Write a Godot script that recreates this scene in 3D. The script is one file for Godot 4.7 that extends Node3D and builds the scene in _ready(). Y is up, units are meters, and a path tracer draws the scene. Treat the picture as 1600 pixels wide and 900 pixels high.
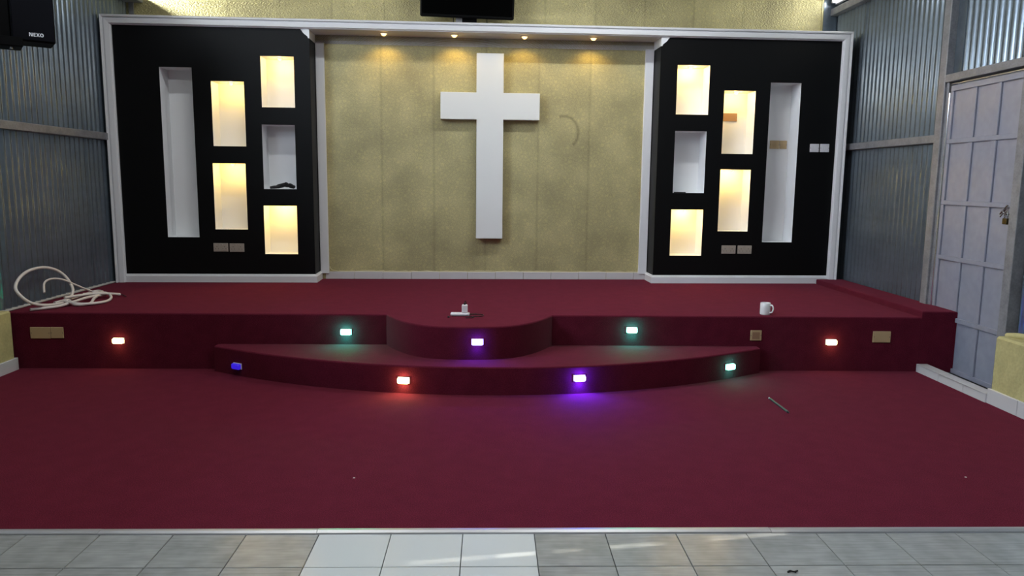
extends Node3D
# A church hall: carpeted stage, two black display panels with niches, a white cross on a gold wall.

const STAGE_Y := 0.441
const STAGE_Z := -5.75
const WALL_L := -3.702
const WALL_R := 3.696
const ROOF_Y := 5.0
const REAR_Z := 3.2
const REC := -0.28            # depth of the gold recess behind the black panels
const NICHE := -0.22          # depth of the niches
const UPW := -0.6             # depth of the wall above the panels

var back: Transform3D         # axes of the back wall, which stands two degrees askew
var used := {}
var M := {}

# ------------------------------------------------------------------ helpers

func numbered(called: String) -> String:
	if not used.has(called):
		used[called] = 0
		return called
	used[called] += 1
	return "%s_%03d" % [called, used[called]]

func thing(called: String, label: String, category: String, xf := Transform3D.IDENTITY, group := "") -> Node3D:
	var o := Node3D.new()
	o.name = numbered(called)
	add_child(o)
	o.transform = xf
	o.set_meta("label", label)
	o.set_meta("category", category)
	if group != "":
		o.set_meta("group", group)
	return o

func setting(called: String, label := "", xf := Transform3D.IDENTITY) -> Node3D:
	var o := Node3D.new()
	o.name = called
	add_child(o)
	o.transform = xf
	o.set_meta("kind", "structure")
	if label != "":
		o.set_meta("label", label)
	return o

func part(called: String, mesh: Mesh, mat: Material, parent: Node3D, at := Transform3D.IDENTITY) -> MeshInstance3D:
	var o := MeshInstance3D.new()
	o.mesh = mesh
	o.material_override = mat
	o.name = called
	o.transform = at
	o.cast_shadow = GeometryInstance3D.SHADOW_CASTING_SETTING_ON
	parent.add_child(o, true)
	return o

func T(x: float, y: float, z: float) -> Transform3D:
	return Transform3D(Basis.IDENTITY, Vector3(x, y, z))

func begin() -> SurfaceTool:
	var st := SurfaceTool.new()
	st.begin(Mesh.PRIMITIVE_TRIANGLES)
	return st

func tri(st: SurfaceTool, a: Vector3, b: Vector3, c: Vector3, n: Vector3):
	var g := (c - a).cross(b - a)
	if g.dot(n) < 0.0:
		var t := b
		b = c
		c = t
	for p in [a, b, c]:
		st.set_normal(n)
		st.add_vertex(p)

func quad(st: SurfaceTool, a: Vector3, b: Vector3, c: Vector3, d: Vector3, n: Vector3):
	tri(st, a, b, c, n)
	tri(st, a, c, d, n)

func quad_uv(st: SurfaceTool, p: Array, uv: Array, n: Vector3):
	for k in [[0, 1, 2], [0, 2, 3]]:
		var a: Vector3 = p[k[0]]
		var b: Vector3 = p[k[1]]
		var c: Vector3 = p[k[2]]
		var order: Array = k if (c - a).cross(b - a).dot(n) > 0.0 else [k[0], k[2], k[1]]
		for i in order:
			st.set_normal(n)
			st.set_uv(uv[i])
			st.add_vertex(p[i])

func tri_s(st: SurfaceTool, p: Array, n: Array):
	var g: Vector3 = (p[2] - p[0]).cross(p[1] - p[0])
	var order := [0, 1, 2] if g.dot(n[0] + n[1] + n[2]) > 0.0 else [0, 2, 1]
	for i in order:
		st.set_normal(n[i])
		st.add_vertex(p[i])

func quad_s(st: SurfaceTool, p: Array, n: Array):
	tri_s(st, [p[0], p[1], p[2]], [n[0], n[1], n[2]])
	tri_s(st, [p[0], p[2], p[3]], [n[0], n[2], n[3]])

# a box between two corners whose edges are chamfered by c
func add_box(st: SurfaceTool, lo: Vector3, hi: Vector3, c := 0.0):
	var m := (lo + hi) * 0.5
	var h := (hi - lo) * 0.5
	c = minf(c, minf(h.x, minf(h.y, h.z)) * 0.6)
	for ax in 3:
		var b := (ax + 1) % 3
		var d := (ax + 2) % 3
		for s in [-1.0, 1.0]:
			var n := Vector3.ZERO
			n[ax] = s
			var q := []
			for k in [[-1, -1], [1, -1], [1, 1], [-1, 1]]:
				var v := Vector3.ZERO
				v[ax] = s * h[ax]
				v[b] = k[0] * (h[b] - c)
				v[d] = k[1] * (h[d] - c)
				q.append(m + v)
			quad(st, q[0], q[1], q[2], q[3], n)
			if c > 0.0:
				for s2 in [-1.0, 1.0]:       # the chamfer between this face and the face across axis b
					var n2 := Vector3.ZERO
					n2[b] = s2
					var e := []
					for k in [-1.0, 1.0]:
						var v1 := Vector3.ZERO
						v1[ax] = s * h[ax]
						v1[b] = s2 * (h[b] - c)
						v1[d] = k * (h[d] - c)
						var v2 := v1
						v2[ax] = s * (h[ax] - c)
						v2[b] = s2 * h[b]
						e.append([m + v1, m + v2])
					quad(st, e[0][0], e[0][1], e[1][1], e[1][0], (n + n2).normalized())
	if c > 0.0:
		for sx in [-1.0, 1.0]:
			for sy in [-1.0, 1.0]:
				for sz in [-1.0, 1.0]:
					var s := Vector3(sx, sy, sz)
					var p := []
					for ax in 3:
						var v := Vector3.ZERO
						for k in 3:
							v[k] = s[k] * (h[k] if k == ax else h[k] - c)
						p.append(m + v)
					tri(st, p[0], p[1], p[2], s.normalized())

func box(lo: Vector3, hi: Vector3, c := 0.0) -> ArrayMesh:
	var st := begin()
	add_box(st, lo, hi, c)
	return st.commit()

# a box given by its size, standing on its base centre
func block(sx: float, sy: float, sz: float, c := 0.0) -> ArrayMesh:
	return box(Vector3(-sx / 2, 0, -sz / 2), Vector3(sx / 2, sy, sz / 2), c)

# a profile (u away from the path, v along up) swept along a path that lies in the plane across up, with mitred corners
func sweep(profile: Array, path: Array, up: Vector3, side := 1.0) -> ArrayMesh:
	var st := begin()
	var n := path.size()
	var dirs := []
	for i in n - 1:
		dirs.append((path[i + 1] - path[i]).normalized())
	var offs := []
	for i in n:
		var a: Vector3 = dirs[maxi(i - 1, 0)].cross(up) * side
		var b: Vector3 = dirs[mini(i, n - 2)].cross(up) * side
		offs.append((a + b) / (1.0 + a.dot(b)))
	var area := 0.0
	for k in profile.size():
		var p: Vector2 = profile[k]
		var q: Vector2 = profile[(k + 1) % profile.size()]
		area += p.x * q.y - q.x * p.y
	for i in n - 1:
		var w: Vector3 = dirs[i].cross(up) * side
		for k in profile.size():
			var p: Vector2 = profile[k]
			var q: Vector2 = profile[(k + 1) % profile.size()]
			var e := (q - p) * signf(area)
			var nn := (w * e.y - up * e.x).normalized()
			quad(st, path[i] + offs[i] * p.x + up * p.y, path[i] + offs[i] * q.x + up * q.y, path[i + 1] + offs[i + 1] * q.x + up * q.y, path[i + 1] + offs[i + 1] * p.x + up * p.y, nn)
	var pts := PackedVector2Array(profile)
	var cut := Geometry2D.triangulate_polygon(pts)
	for end in [0, n - 1]:
		var nn: Vector3 = -dirs[0] if end == 0 else dirs[n - 2]
		for k in range(0, cut.size(), 3):
			var v := []
			for j in 3:
				var p: Vector2 = profile[cut[k + j]]
				v.append(path[end] + offs[end] * p.x + up * p.y)
			tri(st, v[0], v[1], v[2], nn)
	return st.commit()

# a round tube along points
func add_tube(st: SurfaceTool, pts: Array, r: float, sides := 8, closed := false):
	var n := pts.size()
	var rings := []
	var ref := Vector3.UP
	for i in n:
		var a: Vector3 = pts[(i - 1 + n) % n] if closed else pts[maxi(i - 1, 0)]
		var b: Vector3 = pts[(i + 1) % n] if closed else pts[mini(i + 1, n - 1)]
		var t := (b - a).normalized()
		if i == 0 and absf(t.dot(ref)) > 0.9:
			ref = Vector3.RIGHT
		ref = (ref - t * ref.dot(t)).normalized()
		var w := t.cross(ref)
		var ring := []
		for k in sides:
			var g := TAU * k / sides
			ring.append(ref * cos(g) + w * sin(g))
		rings.append(ring)
	for i in (n if closed else n - 1):
		var j := (i + 1) % n
		for k in sides:
			var l := (k + 1) % sides
			var n0: Vector3 = rings[i][k]
			var n1: Vector3 = rings[i][l]
			var n2: Vector3 = rings[j][l]
			var n3: Vector3 = rings[j][k]
			quad_s(st, [pts[i] + n0 * r, pts[i] + n1 * r, pts[j] + n2 * r, pts[j] + n3 * r], [n0, n1, n2, n3])
	if not closed:
		for end in [0, n - 1]:
			var t: Vector3 = (pts[0] - pts[1]).normalized() if end == 0 else (pts[n - 1] - pts[n - 2]).normalized()
			for k in range(1, sides - 1):
				tri(st, pts[end] + rings[end][0] * r, pts[end] + rings[end][k] * r, pts[end] + rings[end][k + 1] * r, t)

func tube(pts: Array, r: float, sides := 8, closed := false) -> ArrayMesh:
	var st := begin()
	add_tube(st, pts, r, sides, closed)
	return st.commit()

# a smooth line through points
func smooth(pts: Array, steps := 6, closed := false) -> Array:
	var out := []
	var n := pts.size()
	for i in (n if closed else n - 1):
		var p0: Vector3 = pts[(i - 1 + n) % n] if closed else pts[maxi(i - 1, 0)]
		var p1: Vector3 = pts[i]
		var p2: Vector3 = pts[(i + 1) % n]
		var p3: Vector3 = pts[(i + 2) % n] if closed else pts[mini(i + 2, n - 1)]
		for k in steps:
			var t := float(k) / steps
			out.append(0.5 * (2.0 * p1 + (p2 - p0) * t + (2.0 * p0 - 5.0 * p1 + 4.0 * p2 - p3) * t * t + (3.0 * p1 - p0 - 3.0 * p2 + p3) * t * t * t))
	if not closed:
		out.append(pts[n - 1])
	return out

# a profile (radius, height) turned about the y axis
func lathe(profile: Array, sides := 24, sharp := 0.6) -> ArrayMesh:
	var st := begin()
	var norms := []
	for i in profile.size() - 1:
		var e: Vector2 = profile[i + 1] - profile[i]
		norms.append(Vector2(e.y, -e.x).normalized())
	for i in profile.size() - 1:
		var a: Vector2 = profile[i]
		var b: Vector2 = profile[i + 1]
		var m: Vector2 = norms[i]
		var na := m
		var nb := m
		if i > 0 and m.dot(norms[i - 1]) > sharp:
			na = (m + norms[i - 1]).normalized()
		if i < norms.size() - 1 and m.dot(norms[i + 1]) > sharp:
			nb = (m + norms[i + 1]).normalized()
		for k in sides:
			var c0 := Vector3(cos(TAU * k / sides), 0, sin(TAU * k / sides))
			var c1 := Vector3(cos(TAU * (k + 1) / sides), 0, sin(TAU * (k + 1) / sides))
			var U := Vector3.UP
			var p := [c0 * a.x + U * a.y, c1 * a.x + U * a.y, c1 * b.x + U * b.y, c0 * b.x + U * b.y]
			var n := [c0 * na.x + U * na.y, c1 * na.x + U * na.y, c1 * nb.x + U * nb.y, c0 * nb.x + U * nb.y]
			if a.x > 0.0001:
				tri_s(st, [p[0], p[1], p[2]], [n[0], n[1], n[2]])
			if b.x > 0.0001:
				tri_s(st, [p[0], p[2], p[3]], [n[0], n[2], n[3]])
	return st.commit()

# an outline in x and z raised from y0 to y1, its upper edge rounded by r
func slab(outline: Array, y0: float, y1: float, r := 0.0) -> ArrayMesh:
	var st := begin()
	var n := outline.size()
	var area := 0.0
	for i in n:
		var p: Vector2 = outline[i]
		var q: Vector2 = outline[(i + 1) % n]
		area += p.x * q.y - q.x * p.y
	var s := signf(area)
	var en := []
	for i in n:
		var e: Vector2 = outline[(i + 1) % n] - outline[i]
		en.append(Vector2(e.y, -e.x).normalized() * s)
	var vn := []
	for i in n:
		var a: Vector2 = en[(i - 1 + n) % n]
		var b: Vector2 = en[i]
		vn.append((a + b) / (1.0 + a.dot(b)))
	var layers := [[0.0, y0, 0.0], [0.0, y1 - r, 0.0]]
	if r > 0.0:
		for k in range(1, 5):
			var g := PI / 2 * k / 4.0
			layers.append([r * (1.0 - cos(g)), y1 - r + r * sin(g), g])
	for l in layers.size() - 1:
		for i in n:
			var j := (i + 1) % n
			var p := []
			var nn := []
			for c in [[i, l], [j, l], [j, l + 1], [i, l + 1]]:
				var L: Array = layers[c[1]]
				var q: Vector2 = outline[c[0]] - vn[c[0]] * L[0]
				p.append(Vector3(q.x, L[1], q.y))
				var m: Vector2 = vn[c[0]].normalized() if vn[c[0]].normalized().dot(en[i]) > 0.9 else en[i]
				nn.append((Vector3(m.x, 0, m.y) * cos(L[2]) + Vector3.UP * sin(L[2])).normalized())
			quad_s(st, p, nn)
	var top := PackedVector2Array()
	for i in n:
		top.append(outline[i] - vn[i] * r)
	var cut := Geometry2D.triangulate_polygon(top)
	for k in range(0, cut.size(), 3):
		var v := []
		for j in 3:
			v.append(Vector3(top[cut[k + j]].x, y1, top[cut[k + j]].y))
		tri(st, v[0], v[1], v[2], Vector3.UP)
	return st.commit()

# ------------------------------------------------------------------ materials

func mat(c: Color, rough := 0.7, metal := 0.0) -> StandardMaterial3D:
	var m := StandardMaterial3D.new()
	m.albedo_color = c
	m.roughness = rough
	m.metallic = metal
	return m

func glow(c: Color, energy: float) -> StandardMaterial3D:
	var m := mat(Color(0.9, 0.9, 0.9), 0.4)
	m.emission_enabled = true
	m.emission = c
	m.emission_energy_multiplier = energy
	return m

func noise(s: int, f: float, kind := FastNoiseLite.TYPE_SIMPLEX_SMOOTH, oct := 3) -> FastNoiseLite:
	var n := FastNoiseLite.new()
	n.seed = s
	n.frequency = f
	n.noise_type = kind
	n.fractal_octaves = oct
	return n

# grey patterns that repeat without a seam, 0..1
func grain(s: int, size: int, f: float, oct := 3) -> Image:
	var im := noise(s, f, FastNoiseLite.TYPE_SIMPLEX_SMOOTH, oct).get_seamless_image(size, size)
	im.convert(Image.FORMAT_L8)
	return im

# a colour texture: a base colour times fine and coarse grain
func speckle(size: int, fine_f: float, fine: float, coarse_f: float, coarse: float, s: int, warm := 0.0) -> ImageTexture:
	var a := grain(s, size, fine_f, 2)
	var b := grain(s + 1, size, coarse_f, 3)
	var data := PackedByteArray()
	data.resize(size * size * 3)
	var pa := a.get_data()
	var pb := b.get_data()
	for i in size * size:
		var f := (pa[i] / 255.0 - 0.5) * 2.0
		var g := (pb[i] / 255.0 - 0.5) * 2.0
		var v := 0.78 * (1.0 + f * fine + g * coarse)
		data[i * 3] = int(clampf(v * (1.0 + warm * g), 0, 1) * 255)
		data[i * 3 + 1] = int(clampf(v, 0, 1) * 255)
		data[i * 3 + 2] = int(clampf(v * (1.0 - warm * g), 0, 1) * 255)
	var im := Image.create_from_data(size, size, false, Image.FORMAT_RGB8, data)
	return ImageTexture.create_from_image(im)

func bump(size: int, f: float, s: int, strength: float) -> ImageTexture:
	var im := grain(s, size, f, 3)
	im.convert(Image.FORMAT_RGBA8)
	im.bump_map_to_normal_map(strength)
	return ImageTexture.create_from_image(im)

func triplanar(m: StandardMaterial3D, tex: Texture2D, metres: float, nrm: Texture2D = null, nscale := 1.0):
	m.albedo_texture = tex
	m.uv1_triplanar = true
	m.uv1_world_triplanar = true
	m.uv1_scale = Vector3.ONE / metres
	if nrm:
		m.normal_enabled = true
		m.normal_texture = nrm
		m.normal_scale = nscale

func make_materials():
	# deep red needle-punch carpet
	var carpet := mat(Color(0.455, 0.150, 0.225), 0.95)
	carpet.metallic_specular = 0.1
	carpet.rim_enabled = true
	carpet.rim = 1.0
	carpet.rim_tint = 0.85
	triplanar(carpet, speckle(1024, 0.30, 0.40, 0.012, 0.05, 11), 1.8, bump(1024, 0.35, 15, 3.0), 0.35)
	M.carpet = carpet
	# painted steel sheet
	var sheet := mat(Color(0.565, 0.62, 0.67), 0.22, 0.58)
	triplanar(sheet, speckle(512, 0.05, 0.05, 0.01, 0.07, 21), 1.7)
	M.sheet = sheet
	M.steel = mat(Color(0.66, 0.66, 0.68), 0.45, 0.1)
	triplanar(M.steel, speckle(512, 0.08, 0.06, 0.012, 0.10, 25), 0.9)
	M.door = mat(Color(0.72, 0.73, 0.80), 0.38)
	triplanar(M.door, speckle(512, 0.03, 0.03, 0.008, 0.03, 27, 0.01), 1.3)
	M.glint_steel = mat(Color(0.85, 0.86, 0.88), 0.12, 0.9)  # mirror-like steel for the added tubes that draw bright lines round the door
	# white gloss paint on gypsum mouldings
	M.white = mat(Color(0.89, 0.895, 0.905), 0.42)
	M.cross = mat(Color(0.89, 0.895, 0.885), 0.5)
	M.niche = mat(Color(0.93, 0.935, 0.94), 0.7)
	M.black = mat(Color(0.035, 0.035, 0.038), 0.5)
	M.black.metallic_specular = 0.3
	M.plastic_black = mat(Color(0.025, 0.025, 0.03), 0.5)
	M.plastic_black.metallic_specular = 0.2
	M.grille = mat(Color(0.08, 0.08, 0.095), 0.7)
	M.grille.metallic_specular = 0.1
	M.screen = mat(Color(0.006, 0.006, 0.006), 0.5)
	M.screen.metallic_specular = 0.1
	M.yellow = mat(Color(0.94, 0.885, 0.62), 0.75)
	triplanar(M.yellow, speckle(512, 0.06, 0.04, 0.012, 0.05, 35), 0.8, bump(256, 0.06, 36, 2.0), 0.3)
	M.tile_white = mat(Color(0.80, 0.82, 0.82), 0.22)
	M.skirt_tile = mat(Color(0.80, 0.79, 0.79), 0.25)
	M.grout = mat(Color(0.25, 0.25, 0.24), 0.9)
	M.alu = mat(Color(0.80, 0.80, 0.81), 0.42, 0.8)
	M.beige = mat(Color(0.76, 0.66, 0.50), 0.5)
	M.plate_grey = mat(Color(0.66, 0.62, 0.57), 0.5)
	M.plate_white = mat(Color(0.88, 0.88, 0.90), 0.45)
	M.plate_dark = mat(Color(0.40, 0.37, 0.33), 0.5)
	M.brown = mat(Color(0.60, 0.47, 0.36), 0.6)
	M.pvc = mat(Color(0.86, 0.83, 0.81), 0.45)
	M.ceramic = mat(Color(0.90, 0.90, 0.90), 0.15)
	M.plain_white = mat(Color(0.92, 0.90, 0.91), 0.4)
	M.cable = mat(Color(0.06, 0.055, 0.06), 0.6)
	M.chrome = mat(Color(0.7, 0.7, 0.7), 0.22, 1.0)
	M.brass = mat(Color(0.36, 0.32, 0.22), 0.35, 1.0)
	M.gunmetal = mat(Color(0.34, 0.34, 0.35), 0.4, 0.3)
	M.logo = mat(Color(0.92, 0.92, 0.93), 0.4)
	M.concrete = mat(Color(0.72, 0.71, 0.69), 0.9)
	M.ceiling = mat(Color(0.80, 0.80, 0.78), 0.8)
	M.scrap = mat(Color(0.10, 0.09, 0.08), 0.8)
	M.paper = mat(Color(0.85, 0.82, 0.80), 0.8)
	M.plaster = mat(Color(0.80, 0.76, 0.60), 0.9)
	M.tubeglow = glow(Color(0.97, 0.98, 1.0), 6.0)
	M.bulb_warm = glow(Color(1.0, 0.80, 0.45), 5.0)
	# tiles with grain along x, three tones
	M.tiles = []
	for k in 3:
		var im := Image.create(256, 256, false, Image.FORMAT_RGB8)
		var nz := noise(50 + k, 0.03)
		var n2 := noise(60 + k, 0.008)
		for y in 256:
			for x in 256:
				var g := nz.get_noise_2d(x * 0.16, y * 2.2) * 0.045 + n2.get_noise_2d(x, y) * 0.05
				var v := 0.60 + g + (k - 1) * 0.012
				im.set_pixel(x, y, Color(v * 0.985, v, v * 0.99))
		var m := mat(Color.WHITE, 0.24)
		m.albedo_texture = ImageTexture.create_from_image(im)
		M.tiles.append(m)
	make_gold()

# gold wallpaper: leafy blotches over a fine glitter grain
func gold_image(w: int, h: int, metres: float, seed_: int, seams: Array, ring: bool) -> Image:
	var px := w / metres
	var leaf := noise(seed_, 1.0, FastNoiseLite.TYPE_CELLULAR, 1)
	leaf.cellular_return_type = FastNoiseLite.RETURN_DISTANCE2_SUB
	leaf.domain_warp_enabled = true
	leaf.domain_warp_amplitude = 1.2
	leaf.domain_warp_frequency = 0.9
	var fine := noise(seed_ + 1, 1.0)
	var broad := noise(seed_ + 2, 1.0)
	var rng := RandomNumberGenerator.new()
	rng.seed = seed_
	var tones := []
	for k in seams.size() + 1:
		tones.append(rng.randf_range(-0.035, 0.035))
	var data := PackedByteArray()
	data.resize(w * h * 3)
	for j in h:
		for i in w:
			var x := i / px
			var y := j / px
			var l := leaf.get_noise_2d(x * 26.0, y * 26.0)
			var f := fine.get_noise_2d(x * 95.0, y * 95.0)
			var b := broad.get_noise_2d(x * 1.6, y * 1.6)
			var v := 1.0 + l * 0.10 + f * 0.16 + b * 0.12
			var t := 0
			for s in seams:
				if x > s:
					t += 1
				v -= 0.07 * exp(-pow((x - s) / 0.012, 2.0))
			v += tones[t]
			if ring:                     # a brown curved scuff right of the cross
				var dx := x - 2.51
				var dy := y - 0.92
				var rr := sqrt(dx * dx * 1.3 + dy * dy)
				var an := atan2(dy, dx)
				if an > -1.9 and an < 0.95:
					v -= 0.17 * exp(-pow((rr - 0.165) / 0.016, 2.0)) * clampf((f + 1.1), 0.6, 1.2)
			var k := (j * w + i) * 3
			data[k] = int(clampf(0.755 * v, 0, 1) * 255)
			data[k + 1] = int(clampf(0.715 * v, 0, 1) * 255)
			data[k + 2] = int(clampf((0.50 - l * 0.03) * v, 0, 1) * 255)
	return Image.create_from_data(w, h, false, Image.FORMAT_RGB8, data)

func make_gold():
	var nm := bump(512, 0.32, 71, 4.0)
	var a := mat(Color.WHITE, 0.55, 0.15)
	a.albedo_texture = ImageTexture.create_from_image(gold_image(1024, 740, 3.42, 41, [0.64, 1.17, 1.70, 2.24, 2.77], true))
	M.gold_panel = a
	var b := mat(Color.WHITE, 0.42, 0.35)
	b.albedo_texture = ImageTexture.create_from_image(gold_image(1024, 320, 3.8, 47, [0.5, 1.03, 1.56, 2.09, 2.62, 3.15], false))
	b.normal_enabled = true
	b.normal_texture = nm
	b.normal_scale = 0.5
	M.gold_upper = b

# ------------------------------------------------------------------ scene

func _ready():
	# the back wall stands two degrees askew to the side walls
	back = Transform3D(Basis(Vector3.UP, 0.03515), Vector3(0, 0, -7.6094))
	# camera
	var cam := Camera3D.new()
	cam.name = "camera"
	add_child(cam)
	cam.transform = Transform3D(Basis(Vector3(0.99956986, 0.0105607, 0.02735982), Vector3(-0.0065938, 0.98995668, -0.14121716), Vector3(-0.02857639, 0.14097601, 0.9896005)), Vector3(0, 1.47125, 0)).orthonormalized()
	cam.fov = 41.777
	cam.near = 0.05
	cam.far = 100.0
	cam.current = true
	# sky and exposure
	var env := Environment.new()
	var sky := Sky.new()
	var sm := ProceduralSkyMaterial.new()
	sm.sky_top_color = Color(0.72, 0.78, 0.855)
	sm.sky_horizon_color = Color(0.87, 0.90, 0.935)
	sm.ground_bottom_color = Color(0.35, 0.33, 0.30)
	sm.ground_horizon_color = Color(0.62, 0.62, 0.60)
	sm.sky_energy_multiplier = 4.3
	sm.ground_energy_multiplier = 2.0
	sky.sky_material = sm
	env.background_mode = Environment.BG_SKY
	env.sky = sky
	env.tonemap_mode = Environment.TONE_MAPPER_LINEAR
	env.tonemap_exposure = 1.0
	env.sdfgi_enabled = true
	env.ssao_enabled = true
	env.ssil_enabled = true
	var we := WorldEnvironment.new()
	we.name = "environment"
	we.environment = env
	add_child(we)
	# the sun, which enters only through slits in the roof
	var sun := DirectionalLight3D.new()
	sun.name = "sun"
	add_child(sun)
	var run := Vector3(0.36, -0.93, -0.05).normalized()
	sun.basis = Basis.looking_at(run, Vector3.UP)
	sun.light_energy = 1.9
	sun.light_color = Color(1.0, 0.97, 0.92)
	sun.light_angular_distance = 0.4
	sun.shadow_enabled = true
	make_materials()
	# ceiling tubes over the hall (out of frame) and the two tubes over the side girts
	for p in [[-1.6, 4.5, -5.6, 3.0], [1.1, 3.9, -6.3, 4.0], [-1.6, 4.5, -2.7, 4.5], [1.5, 4.5, -2.7, 4.2]]:
		ceiling_tube(Vector3(p[0], p[1], p[2]), p[3])
	girt_tube(-1.0)
	girt_tube(1.0)

	build_shell()
	build_side_walls()
	build_door()
	build_floor()
	build_stage()
	build_back_wall()
	build_panels()
	build_cross()
	build_downlights()
	build_step_lights()
	build_television()
	build_loudspeaker()
	build_plates()
	build_small_things()

func ceiling_tube(at: Vector3, energy: float):
	var t := thing("ceiling_tube_light", "white fluorescent batten hung over the " + ("stage" if at.z < -4.0 else "hall floor") + (" on the door side" if at.x > 0 else " on the conduit side"), "lamp", Transform3D(Basis.IDENTITY, at), "fluorescent battens under the ceiling")
	part("batten", box(Vector3(-0.62, 0.03, -0.035), Vector3(0.62, 0.10, 0.035), 0.005), M.plain_white, t)
	part("tube", tube([Vector3(-0.59, 0.0, 0), Vector3(0.59, 0.0, 0)], 0.016, 12), M.tubeglow, t)
	for s in [-1.0, 1.0]:
		part("socket", box(Vector3(s * 0.605 - 0.012, -0.02, -0.02), Vector3(s * 0.605 + 0.012, 0.035, 0.02), 0.003), M.plain_white, t)
		part("hanger", box(Vector3(s * 0.4 - 0.006, 0.10, -0.006), Vector3(s * 0.4 + 0.006, ROOF_Y - at.y, 0.006)), M.steel, t)
	var l := AreaLight3D.new()
	l.name = "tube_glow"
	l.area_size = Vector2(1.16, 0.03)
	l.light_energy = energy
	l.light_color = Color(0.98, 0.995, 1.0)
	l.area_range = 20.0
	l.area_attenuation = 2.0
	l.shadow_enabled = true
	t.add_child(l)
	l.transform = Transform3D(Basis(Vector3.RIGHT, -PI / 2), Vector3(0, -0.025, 0))

func girt_tube(s: float):
	var x := (WALL_R - 0.055) if s > 0 else (WALL_L + 0.040)
	var where := "grey corrugated wall above the door side" if s > 0 else "grey corrugated wall above the loudspeaker side"
	var t := thing("wall_tube_light", "white fluorescent tube on the girt of the " + where, "lamp", T(x, 3.39 if s > 0 else 3.32, -7.72), "fluorescent tubes on the side girts")
	part("batten", box(Vector3(minf(0, s * 0.03), -0.03, -0.55), Vector3(maxf(0, s * 0.03), 0.03, 0.95), 0.004), M.plain_white, t)
	part("tube", tube([Vector3(-s * 0.022, 0, -0.52), Vector3(-s * 0.022, 0, 0.92)], 0.016, 12), M.tubeglow, t)
	for e in [-0.535, 0.935]:
		part("socket", box(Vector3(-s * 0.02 - 0.02, -0.02, e - 0.012), Vector3(-s * 0.02 + 0.02, 0.02, e + 0.012), 0.003), M.plain_white, t)
	var l := AreaLight3D.new()
	l.name = "tube_glow"
	l.area_size = Vector2(1.42, 0.03)
	l.light_energy = 0.85 if s > 0 else 3.8
	l.light_color = Color(0.97, 0.98, 0.96)
	l.area_range = 20.0
	l.area_attenuation = 2.0
	l.shadow_enabled = true
	t.add_child(l)
	l.transform = Transform3D(Basis(Vector3.UP, PI / 2 * s), Vector3(-s * 0.042, 0, 0.2))

# ---- the hall round the stage

func build_shell():
	var c := setting("ceiling", "pale flat ceiling high above the hall")
	var hole := [-2.35, -0.50, -2.90, -2.32]
	for b in [[WALL_L - 1.7, -8.7, WALL_R + 0.15, hole[2]], [WALL_L - 1.7, hole[3], WALL_R + 0.15, REAR_Z + 0.15], [WALL_L - 1.7, hole[2], hole[0], hole[3]], [hole[1], hole[2], WALL_R + 0.15, hole[3]]]:  # boards overrun the left wall, an added unseen eave shading the window from sun
		part("ceiling_board", box(Vector3(b[0], ROOF_Y, b[1]), Vector3(b[2], ROOF_Y + 0.1, b[3])), M.ceiling, c)
	# a roof sheet over the opening with gaps along its lap, where the sun shines through
	var lap := Node3D.new()
	lap.name = "roof_lap"
	c.add_child(lap)
	lap.transform = Transform3D(Basis(Vector3.UP, 0.154), Vector3(-2.157, ROOF_Y + 0.102, -2.497))
	part("roof_sheet", box(Vector3(-0.5, 0, -0.8), Vector3(2.2, 0.004, -0.008)), M.sheet, lap)
	part("roof_sheet", box(Vector3(-0.5, 0, 0.008), Vector3(2.2, 0.004, 0.8)), M.sheet, lap)
	var at := -0.5
	for g in [[-0.13, 0.18, 0.003], [0.21, 0.375, 0.006], [0.445, 0.56, 0.005], [0.68, 0.99, 0.008], [1.12, 1.46, 0.007], [2.2, 2.2, 0.008]]:
		part("lap_strip", box(Vector3(at, 0, -0.008), Vector3(g[0], 0.004, 0.008)), M.sheet, lap)
		if g[2] < 0.008:
			for e in [-1.0, 1.0]:
				part("lap_strip", box(Vector3(g[0], 0, minf(e * g[2], e * 0.008)), Vector3(g[1], 0.004, maxf(e * g[2], e * 0.008))), M.sheet, lap)
		at = g[1]
	var r := setting("wall_rear", "plain rear wall of the hall")
	part("wall_slab", box(Vector3(WALL_L - 0.15, -0.1, REAR_Z), Vector3(WALL_R + 0.15, ROOF_Y, REAR_Z + 0.15)), M.concrete, r)

# a corrugated sheet that runs along z; ridges stand out towards s
func sheet_mesh(z0: float, z1: float, y0: float, y1: float, s: float) -> ArrayMesh:
	var st := begin()
	var n := int(round((z1 - z0) / 0.076 * 8.0))
	var pts := []
	var nor := []
	for i in n + 1:
		var z := z0 + (z1 - z0) * i / n
		var ph := TAU * z / 0.076
		pts.append(Vector2(0.0085 * cos(ph), z))
		var d := -0.0085 * TAU / 0.076 * sin(ph)
		nor.append(Vector3(1.0, 0, -d).normalized() * Vector3(s, 1, 1))
	for i in n:
		var a: Vector2 = pts[i]
		var b: Vector2 = pts[i + 1]
		quad_s(st, [Vector3(a.x * s, y0, a.y), Vector3(b.x * s, y0, b.y), Vector3(b.x * s, y1, b.y), Vector3(a.x * s, y1, a.y)], [nor[i], nor[i + 1], nor[i + 1], nor[i]])
	return st.commit()

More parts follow.
